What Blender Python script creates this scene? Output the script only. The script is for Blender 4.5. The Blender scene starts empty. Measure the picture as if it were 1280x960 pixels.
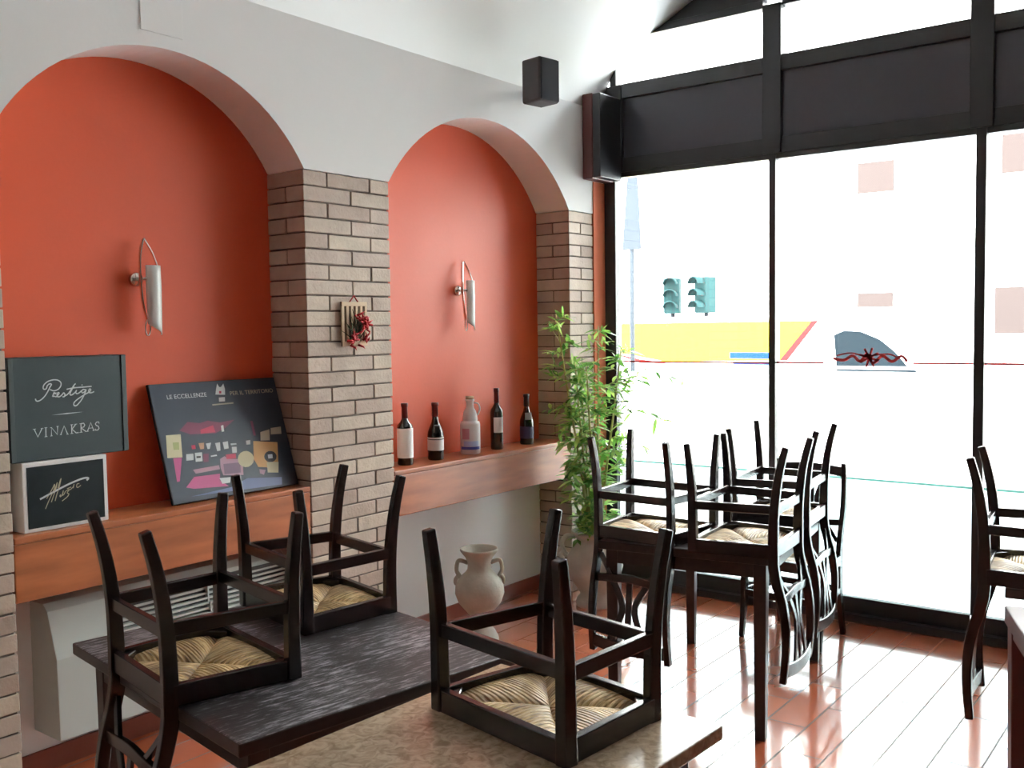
import bpy, math, random
from mathutils import Vector, Matrix
random.seed(7)
sc = bpy.context.scene
COL = sc.collection
PI = math.pi

# ------------------------------------------------------------------ camera
cam_data = bpy.data.cameras.new('camera')
cam_data.sensor_width = 36.0
cam_data.lens = 1225.18 / 1280 * 36
cam_data.clip_start = 0.05
cam_data.clip_end = 300
cam = bpy.data.objects.new('camera', cam_data)
COL.objects.link(cam)
R_, U_, F_ = (0.60655, -0.79492, -0.01380), (0.05322, 0.02328, 0.99831), (0.79325, 0.60626, -0.05619)
Mx = Matrix(((R_[0], U_[0], -F_[0], 0), (R_[1], U_[1], -F_[1], 0), (R_[2], U_[2], -F_[2], 1.65), (0, 0, 0, 1)))
cam.matrix_world = Mx
sc.camera = cam

# ------------------------------------------------------------------ world, exposure
sc.view_settings.view_transform = 'Standard'
sc.view_settings.look = 'None'
sc.view_settings.exposure = EXPOSURE = 0.0
sc.view_settings.gamma = 1.0
sc.view_settings.use_curve_mapping = False
sc.cycles.use_denoising = True
sc.cycles.max_bounces = 10
sc.cycles.diffuse_bounces = 7
sc.cycles.glossy_bounces = 5
sc.cycles.transparent_max_bounces = 16
sc.cycles.transmission_bounces = 6
sc.cycles.sample_clamp_indirect = 8
W = bpy.data.worlds.new('overcast_sky')
sc.world = W
W.use_nodes = True
nt = W.node_tree
bgn = nt.nodes['Background']
SKY = 50.0
bgn.inputs['Strength'].default_value = SKY
tc = nt.nodes.new('ShaderNodeTexCoord')
sp = nt.nodes.new('ShaderNodeSeparateXYZ')
mr = nt.nodes.new('ShaderNodeMapRange')
mr.inputs['From Min'].default_value = -0.05
mr.inputs['From Max'].default_value = 0.6
rmp = nt.nodes.new('ShaderNodeValToRGB')
rmp.color_ramp.elements[0].color = (1.0, 1.0, 1.0, 1)
rmp.color_ramp.elements[1].color = (0.90, 0.95, 1.0, 1)
nt.links.new(tc.outputs['Generated'], sp.inputs[0])
nt.links.new(sp.outputs['Z'], mr.inputs['Value'])
nt.links.new(mr.outputs[0], rmp.inputs[0])
nt.links.new(rmp.outputs[0], bgn.inputs['Color'])

def portal(name, loc, rot, sx, sy):
    l = bpy.data.lights.new(name, 'AREA')
    l.shape = 'RECTANGLE'; l.size = sx; l.size_y = sy
    l.cycles.is_portal = True
    o = bpy.data.objects.new(name, l); COL.objects.link(o)
    o.location = loc; o.rotation_euler = rot
    return o
portal('window_portal', (5.60, 1.7, 1.85), (0, PI / 2, 0), 3.6, 3.5)

# ------------------------------------------------------------------ materials
def nodes(m):
    m.use_nodes = True
    return m.node_tree.nodes, m.node_tree.links, m.node_tree.nodes['Principled BSDF']
def mat(name, col, rough=0.5, metal=0.0, spec=0.5, noise=None, bump=None, coat=0.0, emit=None):
    """noise=(scale, amount, (stretch xyz)); bump=(scale, strength)"""
    m = bpy.data.materials.new(name)
    N, L, B = nodes(m)
    B.inputs['Base Color'].default_value = (*col, 1)
    B.inputs['Roughness'].default_value = rough
    B.inputs['Metallic'].default_value = metal
    B.inputs['Specular IOR Level'].default_value = spec
    B.inputs['Coat Weight'].default_value = coat
    t = N.new('ShaderNodeTexCoord')
    if noise:
        mp = N.new('ShaderNodeMapping'); L.new(t.outputs['Object'], mp.inputs[0])
        mp.inputs['Scale'].default_value = noise[2] if len(noise) > 2 else (1, 1, 1)
        n = N.new('ShaderNodeTexNoise'); n.inputs['Scale'].default_value = noise[0]; n.inputs['Detail'].default_value = 6
        L.new(mp.outputs[0], n.inputs[0])
        r = N.new('ShaderNodeValToRGB')
        a = noise[1]
        r.color_ramp.elements[0].position = .3; r.color_ramp.elements[1].position = .7
        r.color_ramp.elements[0].color = (*[max(0, c * (1 - a)) for c in col], 1)
        r.color_ramp.elements[1].color = (*[min(1, c * (1 + a)) for c in col], 1)
        L.new(n.outputs[0], r.inputs[0]); L.new(r.outputs[0], B.inputs['Base Color'])
    if bump:
        n2 = N.new('ShaderNodeTexNoise'); n2.inputs['Scale'].default_value = bump[0]; n2.inputs['Detail'].default_value = 4
        L.new(t.outputs['Object'], n2.inputs[0])
        b = N.new('ShaderNodeBump'); b.inputs['Strength'].default_value = bump[1]; b.inputs['Distance'].default_value = .01
        L.new(n2.outputs[0], b.inputs['Height']); L.new(b.outputs[0], B.inputs['Normal'])
    return m

M = {}
M['plaster'] = mat('white_plaster', (.86, .875, .87), .55, spec=.4, bump=(40, .05))
M['room_paint'] = mat('tan_room_paint', (.36, .31, .26), .8)
M['red'] = mat('orange_red_paint', (.50, .066, .022), .46, spec=.36, noise=(1.3, .05), bump=(60, .04))
M['orange_strip'] = mat('terracotta_paint', (.60, .16, .08), .8)
M['black'] = mat('black_metal_frame', (.014, .015, .018), .4)
M['panel'] = mat('dark_fascia_panel', (.035, .034, .045), .35)
M['brown_box'] = mat('red_brown_timber', (.07, .013, .010), .5)
M['wood_dark'] = mat('dark_mahogany', (.011, .0045, .0045), .26, spec=.5, noise=(6, .45, (6, 6, 1)), coat=.1)
M['wood_table'] = mat('dark_table_wood', (.018, .010, .008), .35, noise=(5, .4, (1, 8, 8)))
M['shelf'] = mat('oak_shelf', (.31, .095, .036), .34, noise=(3.2, .24, (1, 5, 7)), bump=(30, .06))
M['white_unit'] = mat('off_white_enamel', (.50, .54, .51), .5)
M['grille_dark'] = mat('dark_grille_void', (.03, .03, .03), .8)
M['chrome'] = mat('chrome', (.75, .73, .70), .18, metal=1)
M['speaker'] = mat('black_speaker_case', (.028, .021, .021), .5)
M['speaker_front'] = mat('black_speaker_cloth', (.010, .012, .018), .85)
M['clay'] = mat('pale_stone_clay', (.46, .43, .36), .85, noise=(9, .15), bump=(50, .25))
M['soil'] = mat('dry_moss', (.10, .13, .05), .95, noise=(30, .5))
M['stem'] = mat('bamboo_stem', (.38, .36, .12), .5, noise=(14, .3))
M['glass_dark'] = mat('dark_bottle_glass', (.008, .010, .008), .08, spec=.6)
M['foil_red'] = mat('dark_red_foil', (.10, .012, .012), .35)
M['foil_black'] = mat('black_foil', (.01, .01, .012), .35)
M['paper'] = mat('white_label_paper', (.80, .80, .79), .7)
M['ink'] = mat('label_ink', (.02, .02, .025), .6)
M['label_grey'] = mat('grey_neck_label', (.35, .37, .38), .6)
M['label_dark'] = mat('dark_blue_label', (.03, .03, .09), .6)
M['ceramic'] = mat('white_glazed_ceramic', (.72, .72, .74), .22)
M['blue'] = mat('cobalt_glaze', (.06, .10, .42), .3)
M['rose'] = mat('rose_glaze', (.60, .28, .36), .35)
M['palesky'] = mat('pale_blue_glaze', (.42, .52, .75), .3)
M['cork'] = mat('cork_stopper', (.42, .30, .18), .85, noise=(60, .4))
M['box_slate'] = mat('slate_grey_carton', (.028, .042, .045), .6, spec=.25, bump=(90, .04))
M['box_slate_side'] = mat('slate_carton_edge', (.022, .034, .036), .6)
M['box_black'] = mat('black_carton', (.006, .010, .012), .5, spec=.15)
M['silver_ink'] = mat('silver_print', (.62, .66, .66), .45)
M['gold_ink'] = mat('gold_print', (.52, .47, .30), .45)
M['poster_bg'] = mat('poster_night_blue', (.024, .034, .052), .35, spec=.45)
M['poster_edge'] = mat('poster_board_edge', (.008, .008, .010), .6)
for k, c in dict(cream=(.62, .58, .38), green=(.35, .38, .16), pink=(.42, .07, .20), pinkd=(.17, .025, .07), red=(.45, .03, .08), white=(.66, .70, .70),
                 tan=(.50, .30, .18), pale=(.42, .26, .33), mauve=(.17, .10, .16), dark=(.02, .02, .025), gold=(.56, .32, .11), pale2=(.42, .38, .28), blue=(.12, .15, .28)).items():
    M['art_' + k] = mat('poster_' + k, c, .35)
M['plaque'] = mat('pale_plaque_wood', (.55, .42, .28), .7)
M['plaque_dark'] = mat('plaque_gap', (.08, .04, .02), .9)
M['berry'] = mat('dried_red_flower', (.42, .015, .02), .6)
M['twig'] = mat('dark_green_twig', (.03, .05, .02), .8)
M['skirting'] = mat('terracotta_skirting', (.20, .055, .032), .35)
M['asphalt'] = mat('street_asphalt', (.42, .43, .44), .9)
M['van_white'] = mat('van_white_paint', (.80, .80, .80), .3)
M['van_yellow'] = mat('van_yellow_paint', (.60, .48, .014), .8, spec=.02)
M['van_blue'] = mat('van_blue_panel', (.006, .02, .07), .8, spec=.02)
M['van_red'] = mat('van_red_stripe', (.14, .012, .012), .8, spec=.02)
M['van_glass'] = mat('van_window_glass', (.006, .009, .011), .8, spec=.02)
M['tyre'] = mat('tyre_rubber', (.03, .03, .03), .9)
M['facade'] = mat('cream_render_wall', (.74, .73, .68), .9)
M['shutter'] = mat('taupe_roller_shutter', (.030, .023, .021), .95, spec=.02)
M['signal'] = mat('teal_signal_case', (.008, .022, .022), .8, spec=.05)
M['banner'] = mat('pale_grey_banner', (.022, .026, .030), .9, spec=.02)
M['decal_red'] = mat('red_window_decal', (.55, .02, .02), .6)

# leaves: green with colour variation per leaf
def leaf_mat():
    m = bpy.data.materials.new('bamboo_leaf'); N, L, B = nodes(m)
    g = N.new('ShaderNodeNewGeometry'); r = N.new('ShaderNodeValToRGB')
    e = r.color_ramp.elements; e[0].color = (.07, .20, .04, 1); e[1].color = (.50, .62, .18, 1)
    e2 = r.color_ramp.elements.new(.55); e2.color = (.22, .44, .09, 1)
    L.new(g.outputs['Random Per Island'], r.inputs[0]); L.new(r.outputs[0], B.inputs['Base Color'])
    B.inputs['Roughness'].default_value = .45
    tr = N.new('ShaderNodeBsdfTranslucent'); mx = N.new('ShaderNodeMixShader'); mx.inputs[0].default_value = .45
    L.new(r.outputs[0], tr.inputs[0])
    out = N['Material Output']
    L.new(B.outputs[0], mx.inputs[1]); L.new(tr.outputs[0], mx.inputs[2]); L.new(mx.outputs[0], out.inputs[0])
    return m
M['leaf'] = leaf_mat()

def brick_mat():
    m = bpy.data.materials.new('tan_facing_brick'); N, L, B = nodes(m)
    g = N.new('ShaderNodeNewGeometry'); r = N.new('ShaderNodeValToRGB')
    e = r.color_ramp.elements; e[0].color = (.36, .27, .215, 1); e[1].color = (.50, .42, .33, 1)
    k = e.new(.5); k.color = (.43, .345, .29, 1)
    t = N.new('ShaderNodeTexCoord'); n = N.new('ShaderNodeTexNoise'); n.inputs['Scale'].default_value = 9; n.inputs['Detail'].default_value = 8
    L.new(t.outputs['Object'], n.inputs[0])
    mx = N.new('ShaderNodeMix'); mx.data_type = 'RGBA'; mx.blend_type = 'MULTIPLY'; mx.inputs[0].default_value = .55
    r2 = N.new('ShaderNodeValToRGB'); r2.color_ramp.elements[0].position = .3; r2.color_ramp.elements[1].position = .7
    r2.color_ramp.elements[0].color = (.72, .68, .64, 1); r2.color_ramp.elements[1].color = (1.1, 1.08, 1.05, 1)
    L.new(g.outputs['Random Per Island'], r.inputs[0]); L.new(n.outputs[0], r2.inputs[0])
    L.new(r.outputs[0], mx.inputs[6]); L.new(r2.outputs[0], mx.inputs[7]); L.new(mx.outputs[2], B.inputs['Base Color'])
    B.inputs['Roughness'].default_value = .6; B.inputs['Specular IOR Level'].default_value = .5
    b = N.new('ShaderNodeBump'); b.inputs['Strength'].default_value = .35; b.inputs['Distance'].default_value = .006
    n2 = N.new('ShaderNodeTexNoise'); n2.inputs['Scale'].default_value = 70; L.new(t.outputs['Object'], n2.inputs[0])
    L.new(n2.outputs[0], b.inputs['Height']); L.new(b.outputs[0], B.inputs['Normal'])
    return m
M['brick'] = brick_mat()
M['mortar'] = mat('dark_recessed_mortar', (.11, .085, .07), .95, noise=(30, .3))

def floor_mat():
    m = bpy.data.materials.new('terracotta_tiles'); N, L, B = nodes(m)
    t = N.new('ShaderNodeTexCoord'); mp = N.new('ShaderNodeMapping'); L.new(t.outputs['Object'], mp.inputs[0])
    mp.inputs['Location'].default_value = (-.02, -.125, 0)
    b = N.new('ShaderNodeTexBrick'); L.new(mp.outputs[0], b.inputs[0])
    b.inputs['Scale'].default_value = 1; b.inputs['Brick Width'].default_value = .51; b.inputs['Row Height'].default_value = .165
    b.inputs['Mortar Size'].default_value = .0038; b.inputs['Mortar Smooth'].default_value = .2; b.inputs['Bias'].default_value = 0
    b.inputs['Color1'].default_value = (.50, .13, .055, 1); b.inputs['Color2'].default_value = (.40, .095, .042, 1)
    b.inputs['Mortar'].default_value = (.16, .10, .075, 1)
    L.new(b.outputs['Color'], B.inputs['Base Color'])
    mr = N.new('ShaderNodeMapRange'); mr.inputs['To Min'].default_value = .14; mr.inputs['To Max'].default_value = .85
    L.new(b.outputs['Fac'], mr.inputs[0]); L.new(mr.outputs[0], B.inputs['Roughness'])
    mc = N.new('ShaderNodeMapRange'); mc.inputs['To Min'].default_value = 1; mc.inputs['To Max'].default_value = .25
    L.new(b.outputs['Fac'], mc.inputs[0]); L.new(mc.outputs[0], B.inputs['Coat Weight'])
    ms = N.new('ShaderNodeMapRange'); ms.inputs['To Min'].default_value = .8; ms.inputs['To Max'].default_value = .1
    L.new(b.outputs['Fac'], ms.inputs[0]); L.new(ms.outputs[0], B.inputs['Specular IOR Level'])
    B.inputs['Specular IOR Level'].default_value = .8; B.inputs['Coat Weight'].default_value = 1; B.inputs['Coat IOR'].default_value = 1.9; B.inputs['Coat Roughness'].default_value = .09
    bp = N.new('ShaderNodeBump'); bp.inputs['Strength'].default_value = .6; bp.inputs['Distance'].default_value = .004; bp.invert = True
    L.new(b.outputs['Fac'], bp.inputs['Height'])
    n = N.new('ShaderNodeTexNoise'); n.inputs['Scale'].default_value = 5; L.new(t.outputs['Object'], n.inputs[0])
    b2 = N.new('ShaderNodeBump'); b2.inputs['Strength'].default_value = .08; b2.inputs['Distance'].default_value = .02
    L.new(n.outputs[0], b2.inputs['Height']); L.new(b2.outputs[0], bp.inputs['Normal']); L.new(bp.outputs[0], B.inputs['Normal'])
    return m
M['floor'] = floor_mat()

def worn_top():
    m = bpy.data.materials.new('worn_black_tabletop'); N, L, B = nodes(m)
    t = N.new('ShaderNodeTexCoord'); mp = N.new('ShaderNodeMapping'); mp.inputs['Scale'].default_value = (6, 38, 6)
    L.new(t.outputs['Object'], mp.inputs[0])
    n = N.new('ShaderNodeTexNoise'); n.inputs['Scale'].default_value = 2.2; n.inputs['Detail'].default_value = 12; n.inputs['Roughness'].default_value = .78
    L.new(mp.outputs[0], n.inputs[0])
    n2 = N.new('ShaderNodeTexNoise'); n2.inputs['Scale'].default_value = 2.6; L.new(t.outputs['Object'], n2.inputs[0])
    ad = N.new('ShaderNodeMath'); ad.operation = 'MULTIPLY_ADD'; ad.inputs[1].default_value = .35
    L.new(n2.outputs[0], ad.inputs[0]); L.new(n.outputs[0], ad.inputs[2])
    r = N.new('ShaderNodeValToRGB'); e = r.color_ramp.elements
    e[0].position = .665; e[0].color = (.011, .008, .009, 1); e[1].position = .80; e[1].color = (.40, .39, .42, 1)
    L.new(ad.outputs[0], r.inputs[0]); L.new(r.outputs[0], B.inputs['Base Color'])
    B.inputs['Roughness'].default_value = .42
    b = N.new('ShaderNodeBump'); b.inputs['Strength'].default_value = .3; b.inputs['Distance'].default_value = .004
    L.new(n.outputs[0], b.inputs['Height']); L.new(b.outputs[0], B.inputs['Normal'])
    return m
M['worn'] = worn_top()

def beige_top():
    m = bpy.data.materials.new('beige_chipboard_top'); N, L, B = nodes(m)
    t = N.new('ShaderNodeTexCoord')
    n = N.new('ShaderNodeTexNoise'); n.inputs['Scale'].default_value = 38; n.inputs['Detail'].default_value = 8; n.inputs['Distortion'].default_value = 1.2
    L.new(t.outputs['Object'], n.inputs[0])
    r = N.new('ShaderNodeValToRGB'); e = r.color_ramp.elements
    e[0].position = .32; e[0].color = (.24, .165, .10, 1); e[1].position = .66; e[1].color = (.44, .34, .235, 1)
    L.new(n.outputs[0], r.inputs[0]); L.new(r.outputs[0], B.inputs['Base Color'])
    B.inputs['Roughness'].default_value = .22; B.inputs['Specular IOR Level'].default_value = .8
    return m
M['beige'] = beige_top()

def rush_mat():
    m = bpy.data.materials.new('woven_rush'); N, L, B = nodes(m)
    u = N.new('ShaderNodeUVMap'); mp = N.new('ShaderNodeMapping'); mp.inputs['Scale'].default_value = (46, 2.2, 1)
    L.new(u.outputs[0], mp.inputs[0])
    n = N.new('ShaderNodeTexNoise'); n.noise_dimensions = '2D'; n.inputs['Scale'].default_value = 1; n.inputs['Detail'].default_value = 6; n.inputs['Roughness'].default_value = .7
    L.new(mp.outputs[0], n.inputs[0])
    r = N.new('ShaderNodeValToRGB'); e = r.color_ramp.elements
    e[0].position = .33; e[0].color = (.10, .055, .018, 1); e[1].position = .64; e[1].color = (.80, .64, .38, 1)
    k = e.new(.46); k.color = (.46, .31, .13, 1)
    L.new(n.outputs[0], r.inputs[0]); mp2 = N.new('ShaderNodeMapping'); mp2.inputs['Scale'].default_value = (4.2, .7, 1); L.new(u.outputs[0], mp2.inputs[0])
    n3 = N.new('ShaderNodeTexNoise'); n3.noise_dimensions = '2D'; n3.inputs['Scale'].default_value = 1; n3.inputs['Detail'].default_value = 2; L.new(mp2.outputs[0], n3.inputs[0])
    r3 = N.new('ShaderNodeValToRGB'); r3.color_ramp.elements[0].position = .38; r3.color_ramp.elements[1].position = .62
    r3.color_ramp.elements[0].color = (.50, .42, .34, 1); r3.color_ramp.elements[1].color = (1.15, 1.12, 1.05, 1); L.new(n3.outputs[0], r3.inputs[0])  # broad tint puts the uneven sheen of the woven sectors into the colour
    mx = N.new('ShaderNodeMix'); mx.data_type = 'RGBA'; mx.blend_type = 'MULTIPLY'; mx.inputs[0].default_value = 1
    L.new(r.outputs[0], mx.inputs[6]); L.new(r3.outputs[0], mx.inputs[7]); L.new(mx.outputs[2], B.inputs['Base Color'])
    B.inputs['Roughness'].default_value = .45
    w = N.new('ShaderNodeTexWave'); w.inputs['Scale'].default_value = 9; w.inputs['Distortion'].default_value = .6
    L.new(u.outputs[0], w.inputs[0])
    b = N.new('ShaderNodeBump'); b.inputs['Strength'].default_value = .7; b.inputs['Distance'].default_value = .006
    L.new(w.outputs[0], b.inputs['Height']); L.new(b.outputs[0], B.inputs['Normal'])
    return m
M['rush'] = rush_mat()

def glass_mat(name, tint, refl=.08):
    m = bpy.data.materials.new(name); m.use_nodes = True
    N, L = m.node_tree.nodes, m.node_tree.links; N.clear()
    o = N.new('ShaderNodeOutputMaterial'); t = N.new('ShaderNodeBsdfTransparent'); g = N.new('ShaderNodeBsdfGlossy')
    t.inputs[0].default_value = (*tint, 1); g.inputs['Roughness'].default_value = .02
    f = N.new('ShaderNodeFresnel'); f.inputs[0].default_value = 1.45
    mx = N.new('ShaderNodeMixShader'); L.new(f.outputs[0], mx.inputs[0]); L.new(t.outputs[0], mx.inputs[1]); L.new(g.outputs[0], mx.inputs[2])
    L.new(mx.outputs[0], o.inputs[0]); return m
M['glass'] = glass_mat('clear_glass', (.97, .985, .98))
def film_mat(name, col):
    m = bpy.data.materials.new(name); m.use_nodes = True
    N, L = m.node_tree.nodes, m.node_tree.links; N.clear()
    o = N.new('ShaderNodeOutputMaterial'); t = N.new('ShaderNodeBsdfTranslucent'); d = N.new('ShaderNodeBsdfDiffuse')
    t.inputs[0].default_value = (*col, 1); d.inputs[0].default_value = (*col, 1)
    mx = N.new('ShaderNodeMixShader'); mx.inputs[0].default_value = .25
    L.new(t.outputs[0], mx.inputs[1]); L.new(d.outputs[0], mx.inputs[2]); L.new(mx.outputs[0], o.inputs[0]); return m
M['film'] = film_mat('frosted_film', (.80, .86, .86))
M['film_edge'] = film_mat('film_edge_green', (.14, .24, .22))
M['shade'] = mat('frosted_lamp_glass', (.72, .74, .72), .25, spec=.6)

# ------------------------------------------------------------------ mesh helpers
class MB:
    def __init__(s): s.v = []; s.f = []; s.m = []; s.uv = {}; s.smooth = set()
    def add(s, vs, fs, mi=0, smooth=False):
        o = len(s.v); s.v += [tuple(p) for p in vs]
        for f in fs:
            if smooth: s.smooth.add(len(s.f))
            s.f.append([i + o for i in f]); s.m.append(mi)
        return s
    def box(s, x0, x1, y0, y1, z0, z1, mi=0, T=None):
        vs = [(x, y, z) for z in (z0, z1) for y in (y0, y1) for x in (x0, x1)]
        if T: vs = [tuple(T @ Vector(v)) for v in vs]
        return s.add(vs, [(0, 2, 3, 1), (4, 5, 7, 6), (0, 1, 5, 4), (2, 6, 7, 3), (0, 4, 6, 2), (1, 3, 7, 5)], mi)
    def prism(s, poly, a0, a1, axis='y', mi=0):
        """poly: 2-D points, extruded along axis"""
        def P(p, a):
            return {'y': (p[0], a, p[1]), 'x': (a, p[0], p[1]), 'z': (p[0], p[1], a)}[axis]
        n = len(poly)
        vs = [P(p, a0) for p in poly] + [P(p, a1) for p in poly]
        fs = [list(range(n)), list(range(2 * n - 1, n - 1, -1))] + [(i, i + n, (i + 1) % n + n, (i + 1) % n) for i in range(n)]
        return s.add(vs, fs, mi)
    def sweep(s, path, w, h, side=(0, 1, 0), mi=0, closed=False):
        """rectangular bar: w along side, h across; w/h numbers or lists"""
        n = len(path); P = [Vector(p) for p in path]; sd = Vector(side).normalized(); vs = []
        for i in range(n):
            t = (P[min(i + 1, n - 1)] - P[max(i - 1, 0)]).normalized()
            b = sd.cross(t).normalized(); a = t.cross(b).normalized()
            ww = (w[i] if isinstance(w, (list, tuple)) else w) / 2; hh = (h[i] if isinstance(h, (list, tuple)) else h) / 2
            for sa, sb in ((-1, -1), (1, -1), (1, 1), (-1, 1)): vs.append(P[i] + a * sa * ww + b * sb * hh)
        fs = []
        for i in range(n - 1):
            for k in range(4): fs.append((4 * i + k, 4 * i + (k + 1) % 4, 4 * i + 4 + (k + 1) % 4, 4 * i + 4 + k))
        fs += [(3, 2, 1, 0), (4 * n - 4, 4 * n - 3, 4 * n - 2, 4 * n - 1)]
        return s.add(vs, fs, mi)
    def tube(s, path, r, seg=8, mi=0):
        n = len(path); P = [Vector(p) for p in path]; vs = []; ref = Vector((.3, .2, 1)).normalized()
        for i in range(n):
            t = (P[min(i + 1, n - 1)] - P[max(i - 1, 0)])
            t = t.normalized() if t.length > 1e-9 else Vector((0, 0, 1))
            b = ref.cross(t)
            if b.length < 1e-3: b = Vector((1, 0, 0)).cross(t)
            b.normalize(); a = t.cross(b); ref = -a.cross(t).cross(t) if False else ref
            rr = r[i] if isinstance(r, (list, tuple)) else r
            for k in range(seg):
                an = 2 * PI * k / seg; vs.append(P[i] + (a * math.cos(an) + b * math.sin(an)) * rr)
        fs = [(seg * i + k, seg * i + (k + 1) % seg, seg * i + seg + (k + 1) % seg, seg * i + seg + k) for i in range(n - 1) for k in range(seg)]
        s.add(vs, fs, mi, True)
        s.f += [[len(s.v) - seg * n + k for k in range(seg)][::-1], [len(s.v) - seg + k for k in range(seg)]]; s.m += [mi, mi]
        return s
    def lathe(s, prof, seg=32, c=(0, 0), mi=0, a0=0, a1=2 * PI, caps=True):
        full = abs(a1 - a0 - 2 * PI) < 1e-6; m = seg if full else seg + 1; vs = []
        for r, z in prof:
            for k in range(m):
                an = a0 + (a1 - a0) * k / seg; vs.append((c[0] + r * math.cos(an), c[1] + r * math.sin(an), z))
        fs = []
        for i in range(len(prof) - 1):
            for k in range(seg):
                k2 = (k + 1) % m; fs.append((m * i + k, m * i + k2, m * i + m + k2, m * i + m + k))
        o = len(s.v); s.add(vs, fs, mi, True)
        if full and caps:
            if prof[0][0] > 1e-4: s.f.append([o + k for k in range(m)][::-1]); s.m.append(mi)
            if prof[-1][0] > 1e-4: s.f.append([o + m * (len(prof) - 1) + k for k in range(m)]); s.m.append(mi)
        return s
    def build(s, name, mats, parent=None, bevel=0, loc=None, rot=None):
        me = bpy.data.meshes.new(name); me.from_pydata([tuple(v) for v in s.v], [], s.f); me.update()
        if not isinstance(mats, (list, tuple)): mats = [mats]
        for m in mats: me.materials.append(m)
        for i, p in enumerate(me.polygons):
            p.material_index = s.m[i]; p.use_smooth = i in s.smooth
        import bmesh
        bm = bmesh.new(); bm.from_mesh(me); bmesh.ops.recalc_face_normals(bm, faces=bm.faces); bm.to_mesh(me); bm.free()
        o = bpy.data.objects.new(name, me); COL.objects.link(o)
        if parent: o.parent = parent
        if loc: o.location = loc
        if rot: o.rotation_euler = rot
        if bevel:
            b = o.modifiers.new('bevel', 'BEVEL'); b.width = bevel; b.segments = 2; b.limit_method = 'ANGLE'; b.angle_limit = .6
        return o

def smooth_path(pts, n=6):
    P = [Vector(p) for p in pts]; out = []
    for i in range(len(P) - 1):
        p0, p1, p2, p3 = P[max(i - 1, 0)], P[i], P[i + 1], P[min(i + 2, len(P) - 1)]
        for k in range(n):
            t = k / n
            out.append(.5 * ((2 * p1) + (p2 - p0) * t + (2 * p0 - 5 * p1 + 4 * p2 - p3) * t * t + (3 * p1 - p0 - 3 * p2 + p3) * t ** 3))
    out.append(P[-1]); return out
def thing(name, label, cat, loc=(0, 0, 0), rot=(0, 0, 0), group=None):
    o = bpy.data.objects.new(name, None); COL.objects.link(o); o.location = loc; o.rotation_euler = rot; o.empty_display_size = .1
    o['label'] = label; o['category'] = cat
    if group: o['group'] = group
    return o
def tag(o, label, cat, group=None):
    o['label'] = label; o['category'] = cat
    if group: o['group'] = group
    return o
def struct(o): o['kind'] = 'structure'; return o
def copy_tree(o, parent=None):
    c = o.copy(); COL.objects.link(c)
    if parent: c.parent = parent
    for ch in list(o.children): copy_tree(ch, c)
    return c
def ribbon(mb, pts, w, off, conv, mi=0, n=4, d=.0008):
    """a flat printed stroke; conv maps 2-D to 3-D, off is the normal"""
    P = smooth_path([(p[0], p[1], 0) for p in pts], n) if len(pts) > 2 and n > 1 else [Vector((p[0], p[1], 0)) for p in pts]
    nn = len(P); vs = []
    for i in range(nn):
        t = (P[min(i + 1, nn - 1)] - P[max(i - 1, 0)])
        t = t.normalized() if t.length > 0 else Vector((1, 0, 0))
        b = Vector((-t.y, t.x, 0)) * (w[i] if isinstance(w, list) else w) / 2
        for q in (P[i] - b, P[i] + b): vs.append(conv(q.x, q.y))
    fs = [(2 * i, 2 * i + 1, 2 * i + 3, 2 * i + 2) for i in range(nn - 1)]
    mb.add(vs, fs, mi)
PRES = [[[-0.1308, 0.2205], [-0.1281, 0.2129], [-0.1193, 0.2117], [-0.1071, 0.218], [-0.0946, 0.23], [-0.0849, 0.2442], [-0.0768, 0.2586], [-0.071, 0.2672], [-0.0763, 0.2705], [-0.0856, 0.2651], [-0.0906, 0.2535], [-0.0997, 0.2525], [-0.1014, 0.26], [-0.0959, 0.2701], [-0.082, 0.2797], [-0.0636, 0.2839], [-0.0469, 0.2818], [-0.0365, 0.2729], [-0.037, 0.2609], [-0.0467, 0.2494], [-0.0622, 0.2444], [-0.0727, 0.248], [-0.0772, 0.2497]], [[-0.0691, 0.2239], [-0.0641, 0.2355], [-0.0618, 0.2384], [-0.059, 0.2328], [-0.0548, 0.2379]], [[-0.0691, 0.2239], [-0.063, 0.225], [-0.0554, 0.223], [-0.0475, 0.23], [-0.0441, 0.2358], [-0.0487, 0.237], [-0.0521, 0.2303], [-0.0508, 0.2227], [-0.0416, 0.2227], [-0.032, 0.2305], [-0.0271, 0.2363]], [[-0.0271, 0.2363], [-0.0228, 0.2285], [-0.0262, 0.2211], [-0.0324, 0.2215]], [[-0.0261, 0.2226], [-0.0167, 0.2266], [-0.0069, 0.235], [0.013, 0.2612], [0.0194, 0.2654]], [[0.0128, 0.2582], [0.0028, 0.2436], [-0.0041, 0.2288], [0.0021, 0.2254], [0.015, 0.2337], [0.0217, 0.2425]], [[-0.0158, 0.2471], [0.0094, 0.2508], [0.0475, 0.2517], [0.0799, 0.2529]], [[0.0217, 0.2425], [0.0182, 0.2335], [0.0227, 0.2287], [0.0324, 0.2327], [0.0407, 0.2398]], [[0.0552, 0.242], [0.0456, 0.2426], [0.0405, 0.2352], [0.0451, 0.2304], [0.055, 0.2374], [0.0584, 0.2428]], [[0.0584, 0.2418], [0.0496, 0.2224], [0.0359, 0.2019], [0.0194, 0.1862], [0.0099, 0.1869], [0.0097, 0.196], [0.0202, 0.206], [0.0431, 0.2198], [0.066, 0.2306], [0.0743, 0.2363], [0.0762, 0.2417], [0.0714, 0.2432], [0.0679, 0.2367], [0.0692, 0.2304], [0.0789, 0.2292], [0.0888, 0.233]]]
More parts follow.
